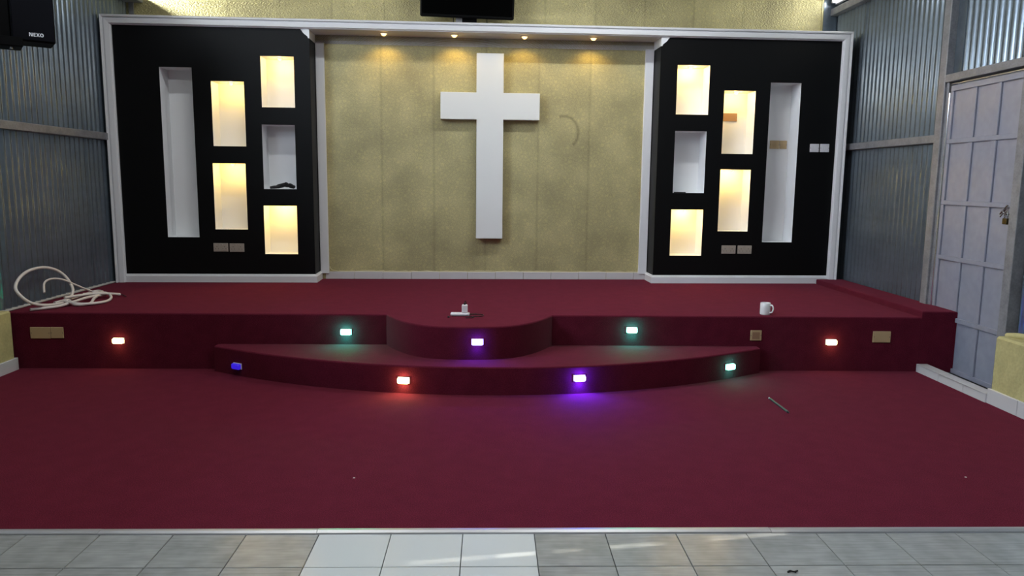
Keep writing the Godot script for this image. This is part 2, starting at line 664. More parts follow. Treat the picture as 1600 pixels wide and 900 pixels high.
func build_side_walls():
	# left
	var w := setting("wall_left", "grey corrugated steel wall beside the coiled conduit")
	var wz := [-4.64, -1.54]      # a wide window beyond the left edge of the picture
	var wy := [2.75, 3.95]
	for b in [[-8.7, -0.1, wz[0], ROOF_Y], [wz[1], -0.1, REAR_Z + 0.15, ROOF_Y], [wz[0], -0.1, wz[1], wy[0]], [wz[0], wy[1], wz[1], ROOF_Y]]:
		part("wall_backing", box(Vector3(WALL_L - 0.13, b[1], b[0]), Vector3(WALL_L - 0.03, b[3], b[2])), M.concrete, w)
	var win := setting("window_1", "steel framed window band in the corrugated wall")
	for k in 5:
		var bz: float = wz[0] + 0.765 * k
		part("frame_bar", box(Vector3(WALL_L - 0.10, wy[0], bz), Vector3(WALL_L - 0.05, wy[1], bz + 0.04)), M.steel, win)
	for by in [wy[0], wy[1] - 0.04]:
		part("frame_bar", box(Vector3(WALL_L - 0.10, by, wz[0]), Vector3(WALL_L - 0.05, by + 0.04, wz[1])), M.steel, win)
	var seams := [-8.6, -7.84, -7.14, -6.44, -5.74, -5.04, -4.64, -3.94, -3.24, -2.54, -1.54, -0.5, 1.3, 3.18]
	for k in seams.size() - 1:
		var o := T(WALL_L - 0.008 + (0.005 if k % 2 else 0.0), 0, 0)
		if seams[k] > wz[0] - 0.01 and seams[k] < wz[1] - 0.01:
			part("sheet", sheet_mesh(seams[k], seams[k + 1], 0.42, wy[0], 1.0), M.sheet, w, o)
			part("sheet", sheet_mesh(seams[k], seams[k + 1], wy[1], ROOF_Y - 0.01, 1.0), M.sheet, w, o)
		else:
			part("sheet", sheet_mesh(seams[k], seams[k + 1] + (0.02 if seams[k] < -5.1 else 0.0), 0.42, ROOF_Y - 0.01, 1.0), M.sheet, w, o)
	for g in [[1.815, 1.88, 0.05], [3.215, 3.285, 0.16]]:
		part("girt", box(Vector3(WALL_L - 0.02, g[0], -8.45 if g[0] > 2 else -7.56), Vector3(WALL_L + g[2], g[1], -4.7), 0.004), M.steel, w)
	part("post", box(Vector3(WALL_L - 0.02, 0.463, -5.63), Vector3(WALL_L + 0.06, ROOF_Y, -5.51), 0.004), M.steel, w)
	part("mortar_bead", box(Vector3(WALL_L - 0.02, STAGE_Y - 0.002, -7.46), Vector3(WALL_L + 0.026, STAGE_Y + 0.013, -5.72), 0.005), M.concrete, w)
	w = setting("baseboard_left", "yellow painted dwarf wall with white skirting tiles before the stage")
	part("plinth", box(Vector3(WALL_L - 0.03, -0.05, -5.70), Vector3(-3.605, 0.462, REAR_Z), 0.012), M.yellow, w)
	var z := -5.72
	while z < 3.0:
		part("skirting_tile", box(Vector3(-3.62, -0.01, z + 0.002), Vector3(-3.592, 0.098, z + 0.298), 0.003), M.skirt_tile, w)
		z += 0.30
	# right
	w = setting("wall_right", "grey blue corrugated steel wall with the metal door")
	part("wall_backing", box(Vector3(WALL_R + 0.03, -0.1, -8.7), Vector3(WALL_R + 0.13, ROOF_Y, REAR_Z + 0.15)), M.concrete, w)
	seams = [-8.7, -8.38, -7.68, -6.98, -6.17]
	for k in seams.size() - 1:
		part("sheet", sheet_mesh(seams[k], seams[k + 1] + 0.02, 0.44, ROOF_Y - 0.01, -1.0), M.sheet, w, T(WALL_R + 0.008 - (0.005 if k % 2 else 0.0), 0, 0))
	part("sheet", sheet_mesh(-6.02, -5.30, 2.34, ROOF_Y - 0.01, -1.0), M.sheet, w, T(WALL_R + 0.005, 0, 0))
	part("flashing", box(Vector3(WALL_R - 0.004, 2.33, -6.13), Vector3(WALL_R + 0.02, ROOF_Y, -6.02)), M.sheet, w)
	seams = [-5.32, -4.62, -3.92, -3.22, -2.52, -1.82, -1.12, 0.5, REAR_Z]
	for k in seams.size() - 1:
		part("sheet", sheet_mesh(seams[k], seams[k + 1] + 0.02, 2.34 if k == 0 else 0.44, ROOF_Y - 0.01, -1.0), M.sheet, w, T(WALL_R + 0.008 - (0.005 if k % 2 else 0.0), 0, 0))
	part("sheet", sheet_mesh(-5.12, -4.60, 0.44, 2.36, -1.0), M.sheet, w, T(WALL_R + 0.008, 0, 0))
	w = setting("trim_8", "light grey steel girts and post on the corrugated wall by the door")
	part("girt", box(Vector3(WALL_R - 0.05, 1.815, -7.86), Vector3(WALL_R + 0.02, 1.88, -6.20), 0.004), M.steel, w)
	part("girt", box(Vector3(WALL_R - 0.075, 3.25, -8.55), Vector3(WALL_R + 0.02, 3.32, -6.20), 0.004), M.steel, w)
	part("post", box(Vector3(WALL_R - 0.065, STAGE_Y, -6.215), Vector3(WALL_R + 0.02, ROOF_Y, -6.125), 0.004), M.steel, w)
	w = setting("baseboard_right", "yellow painted dwarf wall with white skirting tiles beside the door")
	part("plinth", box(Vector3(3.40, 0.0, -4.89), Vector3(WALL_R + 0.03, 0.472, REAR_Z), 0.014), M.yellow, w)
	# a lump of mortar on the plinth
	var st := begin()
	add_tube(st, smooth([Vector3(3.47, 0.472, -4.88), Vector3(3.50, 0.485, -4.80), Vector3(3.56, 0.482, -4.68), Vector3(3.60, 0.474, -4.5)], 4), 0.022, 7)
	part("mortar", st.commit(), M.yellow, w)
	z = -4.90
	while z < 3.0:
		part("skirting_tile", box(Vector3(3.385, -0.01, z + 0.002), Vector3(3.402, 0.108, z + 0.298), 0.003), M.skirt_tile, w)
		z += 0.30

func build_door():
	var d := setting("door_1", "lavender grey steel door with welded bars and a padlock")
	var x := WALL_R - 0.02
	part("lintel", box(Vector3(WALL_R - 0.065, 2.285, -6.125), Vector3(WALL_R + 0.03, 2.345, -5.06), 0.004), M.steel, d)
	part("jamb", box(Vector3(WALL_R - 0.045, -0.008, -6.135), Vector3(WALL_R + 0.03, 2.285, -6.10), 0.004), M.steel, d)
	part("jamb", box(Vector3(WALL_R - 0.065, -0.008, -5.215), Vector3(WALL_R + 0.03, 2.285, -5.13), 0.004), M.steel, d)
	part("leaf", box(Vector3(x, -0.008, -6.085), Vector3(x + 0.03, 2.255, -5.225), 0.002), M.door, d)
	# polished steel tubes added to catch light as bright lines beside and above the leaf
	part("glint_tube", tube([Vector3(x - 0.012, 0.09, -6.092), Vector3(x - 0.012, 2.20, -6.092)], 0.011, 12), M.glint_steel, d)
	part("glint_bar", tube([Vector3(x - 0.012, 2.268, -6.08), Vector3(x - 0.012, 2.268, -5.22)], 0.008, 10), M.glint_steel, d)
	var rails := [[2.21, 2.255], [1.80, 1.835], [1.315, 1.350], [0.875, 0.910], [0.400, 0.435], [-0.005, 0.03]]
	for r in rails:
		part("rail", box(Vector3(x - 0.016, r[0], -6.08), Vector3(x, r[1], -5.225), 0.003), M.door, d)
	for s in [[-6.08, -6.045], [-5.805, -5.755], [-5.53, -5.478], [-5.262, -5.225]]:
		for k in rails.size() - 1:
			part("stile", box(Vector3(x - 0.015, rails[k + 1][1], s[0]), Vector3(x, rails[k][0], s[1]), 0.003), M.door, d)
	# tiled sill in front of the door
	var z := -5.745
	part("sill_bed", box(Vector3(3.388, 0.0, -5.745), Vector3(3.452, 0.058, -4.895)), M.grout, d)
	while z < -4.91:
		var e := minf(z + 0.30, -4.895)
		part("sill_tile", box(Vector3(3.376, -0.005, z + 0.002), Vector3(3.388, 0.066, e - 0.002), 0.002), M.skirt_tile, d)
		part("sill_tile", box(Vector3(3.376, 0.058, z + 0.002), Vector3(3.462, 0.068, e - 0.002), 0.002), M.skirt_tile, d)
		z += 0.30
	# hasp and padlock
	var p := thing("padlock", "small brass padlock hanging from the steel hasp of the lavender door", "padlock", T(x - 0.03, 1.20, -5.262))
	part("body", box(Vector3(-0.012, 0, -0.024), Vector3(0.012, 0.044, 0.024), 0.004), M.brass, p)
	part("shackle", tube(smooth([Vector3(0, 0.04, -0.015), Vector3(0, 0.075, -0.015), Vector3(0, 0.092, 0), Vector3(0, 0.075, 0.015), Vector3(0, 0.04, 0.015)], 5), 0.004, 8), M.chrome, p)
	var h := thing("door_hasp", "bent steel hasp bolted to the lavender door above the padlock", "latch", T(x - 0.016, 1.25, -5.28))
	part("staple", tube(smooth([Vector3(0.0, 0.02, 0.03), Vector3(-0.03, 0.025, 0.02), Vector3(-0.03, 0.05, 0.0), Vector3(0, 0.06, -0.01)], 4), 0.005, 7), M.chrome, h)
	part("strap", tube([Vector3(-0.012, 0.085, 0.02), Vector3(-0.014, 0.02, -0.05)], 0.006, 6), M.chrome, h)
	part("strap", tube([Vector3(-0.010, 0.055, 0.0), Vector3(-0.014, 0.0, -0.045)], 0.005, 6), M.chrome, h)

func build_floor():
	var f := setting("floor", "tiled hall floor with grey grained tiles and one white column")
	part("screed", box(Vector3(WALL_L - 0.1, -0.12, -8.7), Vector3(WALL_R + 0.1, -0.014, REAR_Z + 0.1)), M.grout, f)
	part("floor_beyond", box(Vector3(WALL_L, -0.014, -0.62), Vector3(WALL_R, -0.001, REAR_Z)), M.tile_white, f)
	# one tile mesh, its grain along x
	var st := begin()
	st.set_uv(Vector2.ZERO)
	add_box(st, Vector3(-0.1485, -0.012, -0.1485), Vector3(0.1485, -0.0012, 0.1485), 0.0012)
	quad_uv(st, [Vector3(-0.1472, 0, -0.1472), Vector3(0.1472, 0, -0.1472), Vector3(0.1472, 0, 0.1472), Vector3(-0.1472, 0, 0.1472)], [Vector2(0, 0), Vector2(1, 0), Vector2(1, 1), Vector2(0, 1)], Vector3.UP)
	var tm := st.commit()
	var rng := RandomNumberGenerator.new()
	rng.seed = 5
	for r in 8:
		for c in 25:
			var x := 0.191 + (c - 13) * 0.30 + 0.15
			var k: int = rng.randi() % 3
			var m: Material = M.tile_white if c >= 10 and c <= 12 else M.tiles[k]
			part("tile", tm, m, f, Transform3D(Basis(Vector3.UP, PI if rng.randf() < 0.5 else 0.0), Vector3(x, rng.randf_range(-0.0006, 0.0), -2.874 + r * 0.30)))
	# carpet laid over the front of the hall floor
	var c := thing("floor_carpet", "wide deep red carpet on the floor before the stage", "carpet")
	part("pile", box(Vector3(-3.60, -0.014, -5.80), Vector3(3.39, 0.006, -3.026), 0.003), M.carpet, c)
	# aluminium strips along its front edge, butted end to end
	var xs := [-3.60, -1.62, -0.72, 1.20, 3.39]
	var names := ["from the plinth wall", "long before the white tiles", "across the white tiles", "reaching the door side wall"]
	for k in 4:
		var e := thing("edging_strip", "aluminium carpet edging strip " + names[k], "edging", T((xs[k] + xs[k + 1]) / 2, 0, -3.014 + (0.0015 if k % 2 else 0.0)), "aluminium strips along the carpet edge")
		var hw: float = (xs[k + 1] - xs[k]) / 2 - 0.001
		part("strip", sweep([Vector2(-0.022, 0.0), Vector2(-0.019, 0.0085), Vector2(0.0, 0.0105), Vector2(0.017, 0.006), Vector2(0.021, 0.0)], [Vector3(-hw, 0, 0), Vector3(hw, 0, 0)], Vector3.UP), M.alu, e)

func step_z(x: float) -> float:
	return -5.04 - 0.64 * pow(absf(x) / 2.1, 2.1)

func bulge_z(x: float) -> float:
	return -5.26 - 0.49 * pow(minf(1.0, absf(x + 0.16) / 0.64), 3.0)

func build_stage():
	var s := thing("stage", "raised stage covered in deep red carpet with a curved front step", "stage")
	var o := [Vector2(3.392, -8.25), Vector2(-3.68, -8.0), Vector2(-3.68, STAGE_Z)]
	for i in 25:
		var x := -0.16 - 0.64 + 1.28 * i / 24.0
		o.append(Vector2(x, bulge_z(x) if i > 0 and i < 24 else STAGE_Z))
	o.append(Vector2(3.392, STAGE_Z))
	part("platform", slab(o, 0.0, STAGE_Y, 0.013), M.carpet, s)
	var q := [Vector2(2.1, STAGE_Z - 0.04), Vector2(-2.1, STAGE_Z - 0.04)]
	for i in 41:
		var x := -2.1 + 4.2 * i / 40.0
		q.append(Vector2(x, step_z(x)))
	part("curved_step", slab(q, 0.0, 0.203, 0.013), M.carpet, s)
	var e := thing("carpeted_ledge", "low ledge covered in deep red carpet along the wall with the door", "ledge")
	part("ledge", slab([Vector2(3.676, -7.72), Vector2(3.394, -7.72), Vector2(3.394, STAGE_Z), Vector2(3.676, STAGE_Z)], 0.0, 0.487, 0.012), M.carpet, e)

# ---- the back wall and its panels (in the axes of the back wall)

func build_back_wall():
	var w := setting("wall_back", "gold patterned wall above the white cornice", back)
	part("wall_backing", box(Vector3(-3.9, -0.1, UPW - 0.2), Vector3(3.9, ROOF_Y, UPW - 0.01)), M.concrete, w)
	var st := begin()
	var y0 := 2.8
	var a := Vector3(-3.72, y0, UPW)
	var b := Vector3(3.72, y0, UPW)
	var up := Vector3(0, ROOF_Y - y0, 0)
	quad_uv(st, [a, b, b + up, a + up], [Vector2(0, 1.86), Vector2(1.96, 1.86), Vector2(1.96, 0), Vector2(0, 0)], Vector3.BACK)
	part("wallpaper", st.commit(), M.gold_upper, w)
	part("corner_strip", box(Vector3(-3.66, 2.95, UPW), Vector3(-3.615, ROOF_Y, UPW + 0.02)), M.steel, w)
	part("corner_strip", box(Vector3(3.555, 2.95, UPW), Vector3(3.57, ROOF_Y, UPW + 0.01)), M.gold_upper, w)
	part("corner_sheet", box(Vector3(3.57, 2.95, UPW), Vector3(3.72, ROOF_Y, UPW + 0.02)), M.sheet, w)
	# the gold recess between the panels
	var g := setting("wall_center", "gold wallpapered recess behind the white cross", back)
	st = begin()
	quad_uv(st, [Vector3(-1.75, 0.4412, REC), Vector3(1.668, 0.4412, REC), Vector3(1.668, 2.884, REC), Vector3(-1.75, 2.884, REC)], [Vector2(0, 0.995), Vector2(1, 0.995), Vector2(1, 0), Vector2(0, 0)], Vector3.BACK)
	part("wallpaper", st.commit(), M.gold_panel, g)
	part("backing", box(Vector3(-1.74, 0.4412, UPW), Vector3(1.66, 2.884, REC - 0.004)), M.concrete, g)
	var x := -1.70
	var k := 0
	while x < 1.62:
		var e := minf(x + 0.2935, 1.655)
		part("skirting_tile", box(Vector3(x + 0.0015, 0.4412, REC), Vector3(e - 0.0015, 0.517 + 0.002 * sin(k * 2.3), REC + 0.012), 0.002), M.skirt_tile, g)
		x += 0.2935
		k += 1
	# the ragged lower edge of the wallpaper over the tiles
	var rng := RandomNumberGenerator.new()
	rng.seed = 9
	st = begin()
	x = -1.665
	var prev := 0.525
	while x < 1.57:
		var nx := x + rng.randf_range(0.02, 0.07)
		var ny := 0.521 + rng.randf_range(0.0, 0.014)
		quad(st, Vector3(x, 0.514, REC + 0.003), Vector3(nx, 0.514, REC + 0.003), Vector3(nx, ny, REC + 0.003), Vector3(x, prev, REC + 0.003), Vector3.BACK)
		quad(st, Vector3(x, prev, REC + 0.003), Vector3(nx, ny, REC + 0.003), Vector3(nx, ny, REC), Vector3(x, prev, REC), Vector3.UP)
		x = nx
		prev = ny
	part("plaster_edge", st.commit(), M.plaster, g)
	part("torn_paper", tube(smooth([Vector3(-1.655, 0.57, REC + 0.004), Vector3(-1.645, 0.545, REC + 0.012), Vector3(-1.62, 0.53, REC + 0.014), Vector3(-1.58, 0.524, REC + 0.006)], 4), 0.004, 6), M.plaster, g)
	# the ledge that closes the panels above
	var l := setting("trim_1", "white ledge and soffit above the gold recess", back)
	part("ledge", box(Vector3(-3.66, 2.885, UPW), Vector3(3.58, 2.955, 0.004)), M.white, l)
	# cornice and side frames in one moulding
	var t := setting("trim_2", "white stepped moulding framing the panels along the top and sides", back)
	var prof := [Vector2(0, -0.01), Vector2(0, 0.022), Vector2(0.006, 0.026), Vector2(0.012, 0.040), Vector2(0.046, 0.046), Vector2(0.054, 0.046), Vector2(0.056, 0.034), Vector2(0.063, 0.034), Vector2(0.067, 0.054), Vector2(0.082, 0.058), Vector2(0.086, 0.05), Vector2(0.086, -0.01)]
	part("frame_moulding", sweep(prof, [Vector3(-3.585, STAGE_Y, 0), Vector3(-3.585, 2.884, 0), Vector3(3.508, 2.884, 0), Vector3(3.508, STAGE_Y, 0)], Vector3.BACK, -1.0), M.white, t)
	# crown moulding round the recess
	var c := setting("trim_3", "white crown moulding round the top of the gold recess", back)
	prof = [Vector2(0, 0), Vector2(0.012, 0), Vector2(0.016, 0.014), Vector2(0.026, 0.022), Vector2(0.050, 0.040), Vector2(0.066, 0.058), Vector2(0.070, 0.070), Vector2(0.080, 0.074), Vector2(0.080, 0.086), Vector2(0, 0.086)]
	part("crown_moulding", sweep(prof, [Vector3(-1.75, 2.80, 0.012), Vector3(-1.75, 2.80, REC), Vector3(1.668, 2.80, REC), Vector3(1.668, 2.80, 0.012)], Vector3.UP, -1.0), M.white, c)
	# strips in the corners of the recess
	for s in [[-1.748, -1.662], [1.578, 1.666]]:
		var p := setting("trim_%d" % (4 if s[0] < 0 else 5), "white upright strip in the corner of the gold recess", back)
		part("corner_board", box(Vector3(s[0], 0.50, REC), Vector3(s[1], 2.81, REC + 0.03), 0.004), M.white, p)
	# skirtings
	prof = [Vector2(0, 0), Vector2(0.020, 0), Vector2(0.020, 0.066), Vector2(0.014, 0.074), Vector2(0.010, 0.084), Vector2(0, 0.086)]
	var a1 := setting("trim_6", "white skirting along the foot of the black panel beside the coiled conduit", back)
	part("skirting", sweep(prof, [Vector3(-3.60, 0.437, 0), Vector3(-1.752, 0.437, 0), Vector3(-1.752, 0.437, REC)], Vector3.UP, 1.0), M.white, a1)
	var a2 := setting("trim_7", "white skirting along the foot of the black panel with white switches", back)
	part("skirting", sweep(prof, [Vector3(1.67, 0.437, REC), Vector3(1.67, 0.437, 0), Vector3(3.52, 0.437, 0)], Vector3.UP, 1.0), M.white, a2)

# a panel between x0 and x1 with open niches; niches are [x0, x1, y0, y1, lit]
func panel(label: String, x0: float, x1: float, inner: float, niches: Array):
	var t := thing("display_panel", label, "wall panel", back)
	var y0 := 0.4412
	var y1 := 2.886
	var xs := [x0, x1]
	var ys := [y0, y1]
	for n in niches:
		for v in [n[0], n[1]]:
			if not xs.has(v):
				xs.append(v)
		for v in [n[2], n[3]]:
			if not ys.has(v):
				ys.append(v)
	xs.sort()
	ys.sort()
	var st := begin()
	for i in xs.size() - 1:
		for j in ys.size() - 1:
			var mx: float = (xs[i] + xs[i + 1]) / 2
			var my: float = (ys[j] + ys[j + 1]) / 2
			var open := false
			for n in niches:
				if mx > n[0] and mx < n[1] and my > n[2] and my < n[3]:
					open = true
			if not open:
				quad(st, Vector3(xs[i], ys[j], 0), Vector3(xs[i + 1], ys[j], 0), Vector3(xs[i + 1], ys[j + 1], 0), Vector3(xs[i], ys[j + 1], 0), Vector3.BACK)
	# sides, top and back
	for x in [x0, x1]:
		quad(st, Vector3(x, y0, 0), Vector3(x, y1, 0), Vector3(x, y1, UPW + 0.02), Vector3(x, y0, UPW + 0.02), Vector3(-1 if x == x0 else 1, 0, 0))
	quad(st, Vector3(x0, y1, 0), Vector3(x1, y1, 0), Vector3(x1, y1, UPW + 0.02), Vector3(x0, y1, UPW + 0.02), Vector3.UP)
	quad(st, Vector3(x0, y0, UPW + 0.02), Vector3(x1, y0, UPW + 0.02), Vector3(x1, y1, UPW + 0.02), Vector3(x0, y1, UPW + 0.02), Vector3.FORWARD)
	part("board", st.commit(), M.black, t)
	var d := NICHE
	for n in niches:
		var c := Vector3((n[0] + n[1]) / 2, n[2], 0)
		var hw: float = (n[1] - n[0]) / 2
		var h: float = n[3] - n[2]
		st = begin()
		quad(st, Vector3(-hw, 0, d), Vector3(hw, 0, d), Vector3(hw, h, d), Vector3(-hw, h, d), Vector3.BACK)
		quad(st, Vector3(-hw, 0, d), Vector3(-hw, 0, 0), Vector3(-hw, h, 0), Vector3(-hw, h, d), Vector3.RIGHT)
		quad(st, Vector3(hw, 0, d), Vector3(hw, 0, 0), Vector3(hw, h, 0), Vector3(hw, h, d), Vector3.LEFT)
		quad(st, Vector3(-hw, 0, d), Vector3(hw, 0, d), Vector3(hw, 0, 0), Vector3(-hw, 0, 0), Vector3.UP)
		quad(st, Vector3(-hw, h, d), Vector3(hw, h, d), Vector3(hw, h, 0), Vector3(-hw, h, 0), Vector3.DOWN)
		part("niche", st.commit(), M.niche, t, Transform3D(Basis.IDENTITY, c))
		if n[4] != "":
			niche_light(back * Transform3D(Basis.IDENTITY, Vector3(c.x, n[3], -0.11)), n[4], n[5])

func niche_light(xf: Transform3D, label: String, energy: float):
	var t := thing("niche_light", label, "lamp", xf, "warm lamps in the panel niches")
	part("rim", lathe([Vector2(0.0, 0.0), Vector2(0.030, 0.0), Vector2(0.030, -0.006), Vector2(0.022, -0.008), Vector2(0.022, -0.004), Vector2(0, -0.004)], 20), M.plain_white, t)
	part("bulb", lathe([Vector2(0.0, -0.026), Vector2(0.011, -0.022), Vector2(0.018, -0.014), Vector2(0.020, -0.004)], 16), M.bulb_warm, t)
	var l := OmniLight3D.new()
	l.name = "bulb_glow"
	l.light_energy = energy
	l.light_color = Color(1.0, 0.82, 0.44)
	l.light_size = 0.012
	l.omni_range = 12.0
	l.omni_attenuation = 2.0
	l.shadow_enabled = true
	t.add_child(l)
	l.position = Vector3(0, -0.014, 0)

func build_panels():
	var L := "warm lamp in the roof of the "
	panel("black board panel with white niches beside the wall with the coiled conduit", -3.61, -1.752, -1.752, [
		[-3.17, -2.868, 0.886, 2.507, "", 0.0],
		[-2.693, -2.383, 1.772, 2.385, L + "upper middle niche near the coiled conduit", 0.088],
		[-2.71, -2.398, 0.965, 1.607, L + "lower middle niche near the coiled conduit", 0.088],
		[-2.22, -1.905, 2.148, 2.627, L + "short top niche near the coiled conduit", 0.080],
		[-2.228, -1.913, 1.364, 1.983, "", 0.0],
		[-2.238, -1.917, 0.723, 1.201, L + "short bottom niche near the coiled conduit", 0.096]])
	panel("black board panel with white niches beside the lavender steel door", 1.67, 3.54, 1.67, [
		[1.844, 2.172, 2.144, 2.624, L + "short top niche near the steel door", 0.120],
		[2.329, 2.65, 1.762, 2.385, L + "upper middle niche near the steel door", 0.120],
		[2.328, 2.642, 0.978, 1.605, L + "lower middle niche near the steel door", 0.120],
		[1.8445, 2.1665, 1.365, 1.981, "", 0.0],
		[1.8375, 2.1675, 0.725, 1.197, L + "short bottom niche near the steel door", 0.104],
		[2.80, 3.114, 0.868, 2.471, "", 0.0]])

func build_cross():
	var t := thing("wall_cross", "large plain white cross fixed to the gold wall", "cross", back * T(-0.01, 0.875, REC))
	var o := [Vector2(-0.1355, 0), Vector2(0.1355, 0), Vector2(0.1355, -1.203), Vector2(0.503, -1.203), Vector2(0.503, -1.468), Vector2(0.1355, -1.468), Vector2(0.1355, -1.852), Vector2(-0.1355, -1.852), Vector2(-0.1355, -1.468), Vector2(-0.497, -1.468), Vector2(-0.497, -1.203), Vector2(-0.1355, -1.203)]
	part("board", slab(o, 0.0125, 0.10, 0.004), M.cross, t, Transform3D(Basis(Vector3.RIGHT, PI / 2), Vector3.ZERO))
	part("wall_batten", box(Vector3(-0.09, 0.05, 0), Vector3(0.09, 1.80, 0.0125)), M.white, t)

func build_downlights():
	var spots := {-1.055: "next to the panel with the black cable bundle", -0.367: "just under the television", 0.325: "beside the head of the cross", 1.012: "next to the panel with the white switches"}
	for x in spots:
		var t := thing("downlight", "small warm downlight in the white soffit " + spots[x], "lamp", back * T(x, 2.885, -0.105), "downlights in the soffit")
		part("rim", lathe([Vector2(0.0, 0.0), Vector2(0.042, 0.0), Vector2(0.042, -0.005), Vector2(0.030, -0.009), Vector2(0.030, -0.004), Vector2(0, -0.004)], 20), M.plain_white, t)
		part("bulb", lathe([Vector2(0.0, -0.030), Vector2(0.014, -0.026), Vector2(0.024, -0.016), Vector2(0.028, -0.004)], 16), M.bulb_warm, t)
		var l := SpotLight3D.new()
		l.name = "bulb_glow"
		l.light_energy = 0.13
		l.light_color = Color(1.0, 0.83, 0.42)
		l.light_size = 0.015
		l.spot_angle = 68.0
		l.spot_angle_attenuation = 0.6
		l.spot_range = 12.0
		l.spot_attenuation = 2.0
		l.shadow_enabled = true
		t.add_child(l)
		l.transform = Transform3D(Basis(Vector3.RIGHT, -PI / 2), Vector3(0, -0.016, 0))

func build_step_lights():
	var warm := Color(1.0, 0.90, 0.58)
	var green := Color(0.02, 1.0, 0.68)
	var blue := Color(0.25, 0.14, 1.0)
	# x, y, z, turn, colour, glow, lamp energy, label
	var list := [
		[-2.843, 0.226, STAGE_Z, 0.0, warm, 6.0, 0.014, "glowing amber light in the stage riser near the beige double socket"],
		[-1.11, 0.302, STAGE_Z, 0.0, green, 7.0, 0.17, "glowing green light in the stage riser on the side of the coiled conduit"],
		[1.103, 0.328, STAGE_Z, 0.0, green, 7.0, 0.17, "glowing green light in the stage riser below the mug side"],
		[2.68, 0.240, STAGE_Z, 0.0, warm, 6.0, 0.014, "glowing amber light in the stage riser near the blank beige plate"],
		[-0.09, 0.334, 99.0, 0.0, blue, 6.0, 0.14, "glowing blue light in the rounded bulge of the stage"],
		[-1.88, 0.080, 98.0, 0.0, blue, 0.55, 0.0, "dim blue light at the end of the curved step"],
		[-0.593, 0.100, 98.0, 0.0, warm, 6.0, 0.065, "glowing amber light in the curved step"],
		[0.621, 0.118, 98.0, 0.0, blue, 6.0, 0.55, "glowing blue light in the curved step"],
		[1.803, 0.100, 98.0, 0.0, green, 7.0, 0.06, "glowing green light at the end of the curved step"]]
	for e in list:
		var x: float = e[0]
		var z: float = e[2]
		var turn := 0.0
		if z > 90.0:
			var on_step := z < 98.5
			var za := step_z(x - 0.03) if on_step else bulge_z(x - 0.03)
			var zb := step_z(x + 0.03) if on_step else bulge_z(x + 0.03)
			z = (za + zb) / 2
			turn = -atan2(zb - za, 0.06)
		var t := thing("step_light", e[7], "lamp", Transform3D(Basis(Vector3.UP, turn), Vector3(x, e[1], z)), "coloured lights in the stage risers")
		part("bezel", box(Vector3(-0.043, -0.023, 0.0), Vector3(0.043, 0.023, 0.006), 0.003), M.plain_white, t)
		var lens := glow(e[4].lerp(Color.WHITE, 0.1 if e[4] == warm else 0.45) if e[6] > 0.0 else e[4], e[5])
		if e[6] == 0.0:
			lens.albedo_color = Color(0.2, 0.18, 0.6)
		part("lens", box(Vector3(-0.041, -0.021, 0.005), Vector3(0.041, 0.021, 0.034), 0.012), lens, t)
		if e[6] > 0.0:
			var l := OmniLight3D.new()
			l.name = "lens_glow"
			l.light_energy = e[6] * (0.55 if e[4] == green else 0.3)
			l.light_color = e[4]
			l.light_size = 0.01
			l.omni_range = 12.0
			l.omni_attenuation = 2.0
			l.shadow_enabled = true
			t.add_child(l)
			l.position = Vector3(0, 0, 0.022)
			var b := SpotLight3D.new()
			b.name = "lens_beam"
			b.light_energy = e[6] * 0.8
			b.light_color = e[4]
			b.light_size = 0.01
			b.spot_angle = 72.0
			b.spot_angle_attenuation = 0.7
			b.spot_range = 12.0
			b.spot_attenuation = 2.0
			b.shadow_enabled = true
			t.add_child(b)
			b.transform = Transform3D(Basis.looking_at(Vector3(0, -0.85, 0.53), Vector3.UP), Vector3(0, 0, 0.024))

func build_television():
	var t := thing("television", "black flat television mounted on the gold wall above the cross", "television", back * Transform3D(Basis(Vector3(0, 0, 1), -0.022) * Basis(Vector3.RIGHT, 0.10), Vector3(-0.242, 3.095, -0.36)))
	part("cabinet", box(Vector3(-0.475, 0.0, -0.045), Vector3(0.475, 0.575, 0.0), 0.012), M.plastic_black, t)
	part("screen", box(Vector3(-0.455, 0.028, -0.01), Vector3(0.455, 0.555, 0.002), 0.001), M.screen, t)
	part("back_shell", box(Vector3(-0.33, 0.05, -0.09), Vector3(0.33, 0.45, -0.045), 0.02), M.plastic_black, t)
	part("wall_bracket", box(Vector3(-0.12, 0.14, -0.24), Vector3(0.12, 0.40, -0.08), 0.004), M.steel, t)
	part("bracket_tongue", box(Vector3(-0.115, -0.075, -0.09), Vector3(0.03, 0.20, -0.055), 0.003), M.steel, t)
	part("cable_box", box(Vector3(-0.05, -0.05, -0.085), Vector3(0.10, 0.06, -0.05), 0.004), M.plastic_black, t)
	part("cable", tube(smooth([Vector3(-0.14, 0.03, -0.06), Vector3(-0.135, -0.06, -0.075), Vector3(-0.10, -0.09, -0.08)], 5), 0.004, 6), M.cable, t)
	part("cable", tube(smooth([Vector3(0.20, 0.05, -0.06), Vector3(0.205, -0.05, -0.07), Vector3(0.20, -0.10, -0.09)], 5), 0.004, 6), M.cable, t)

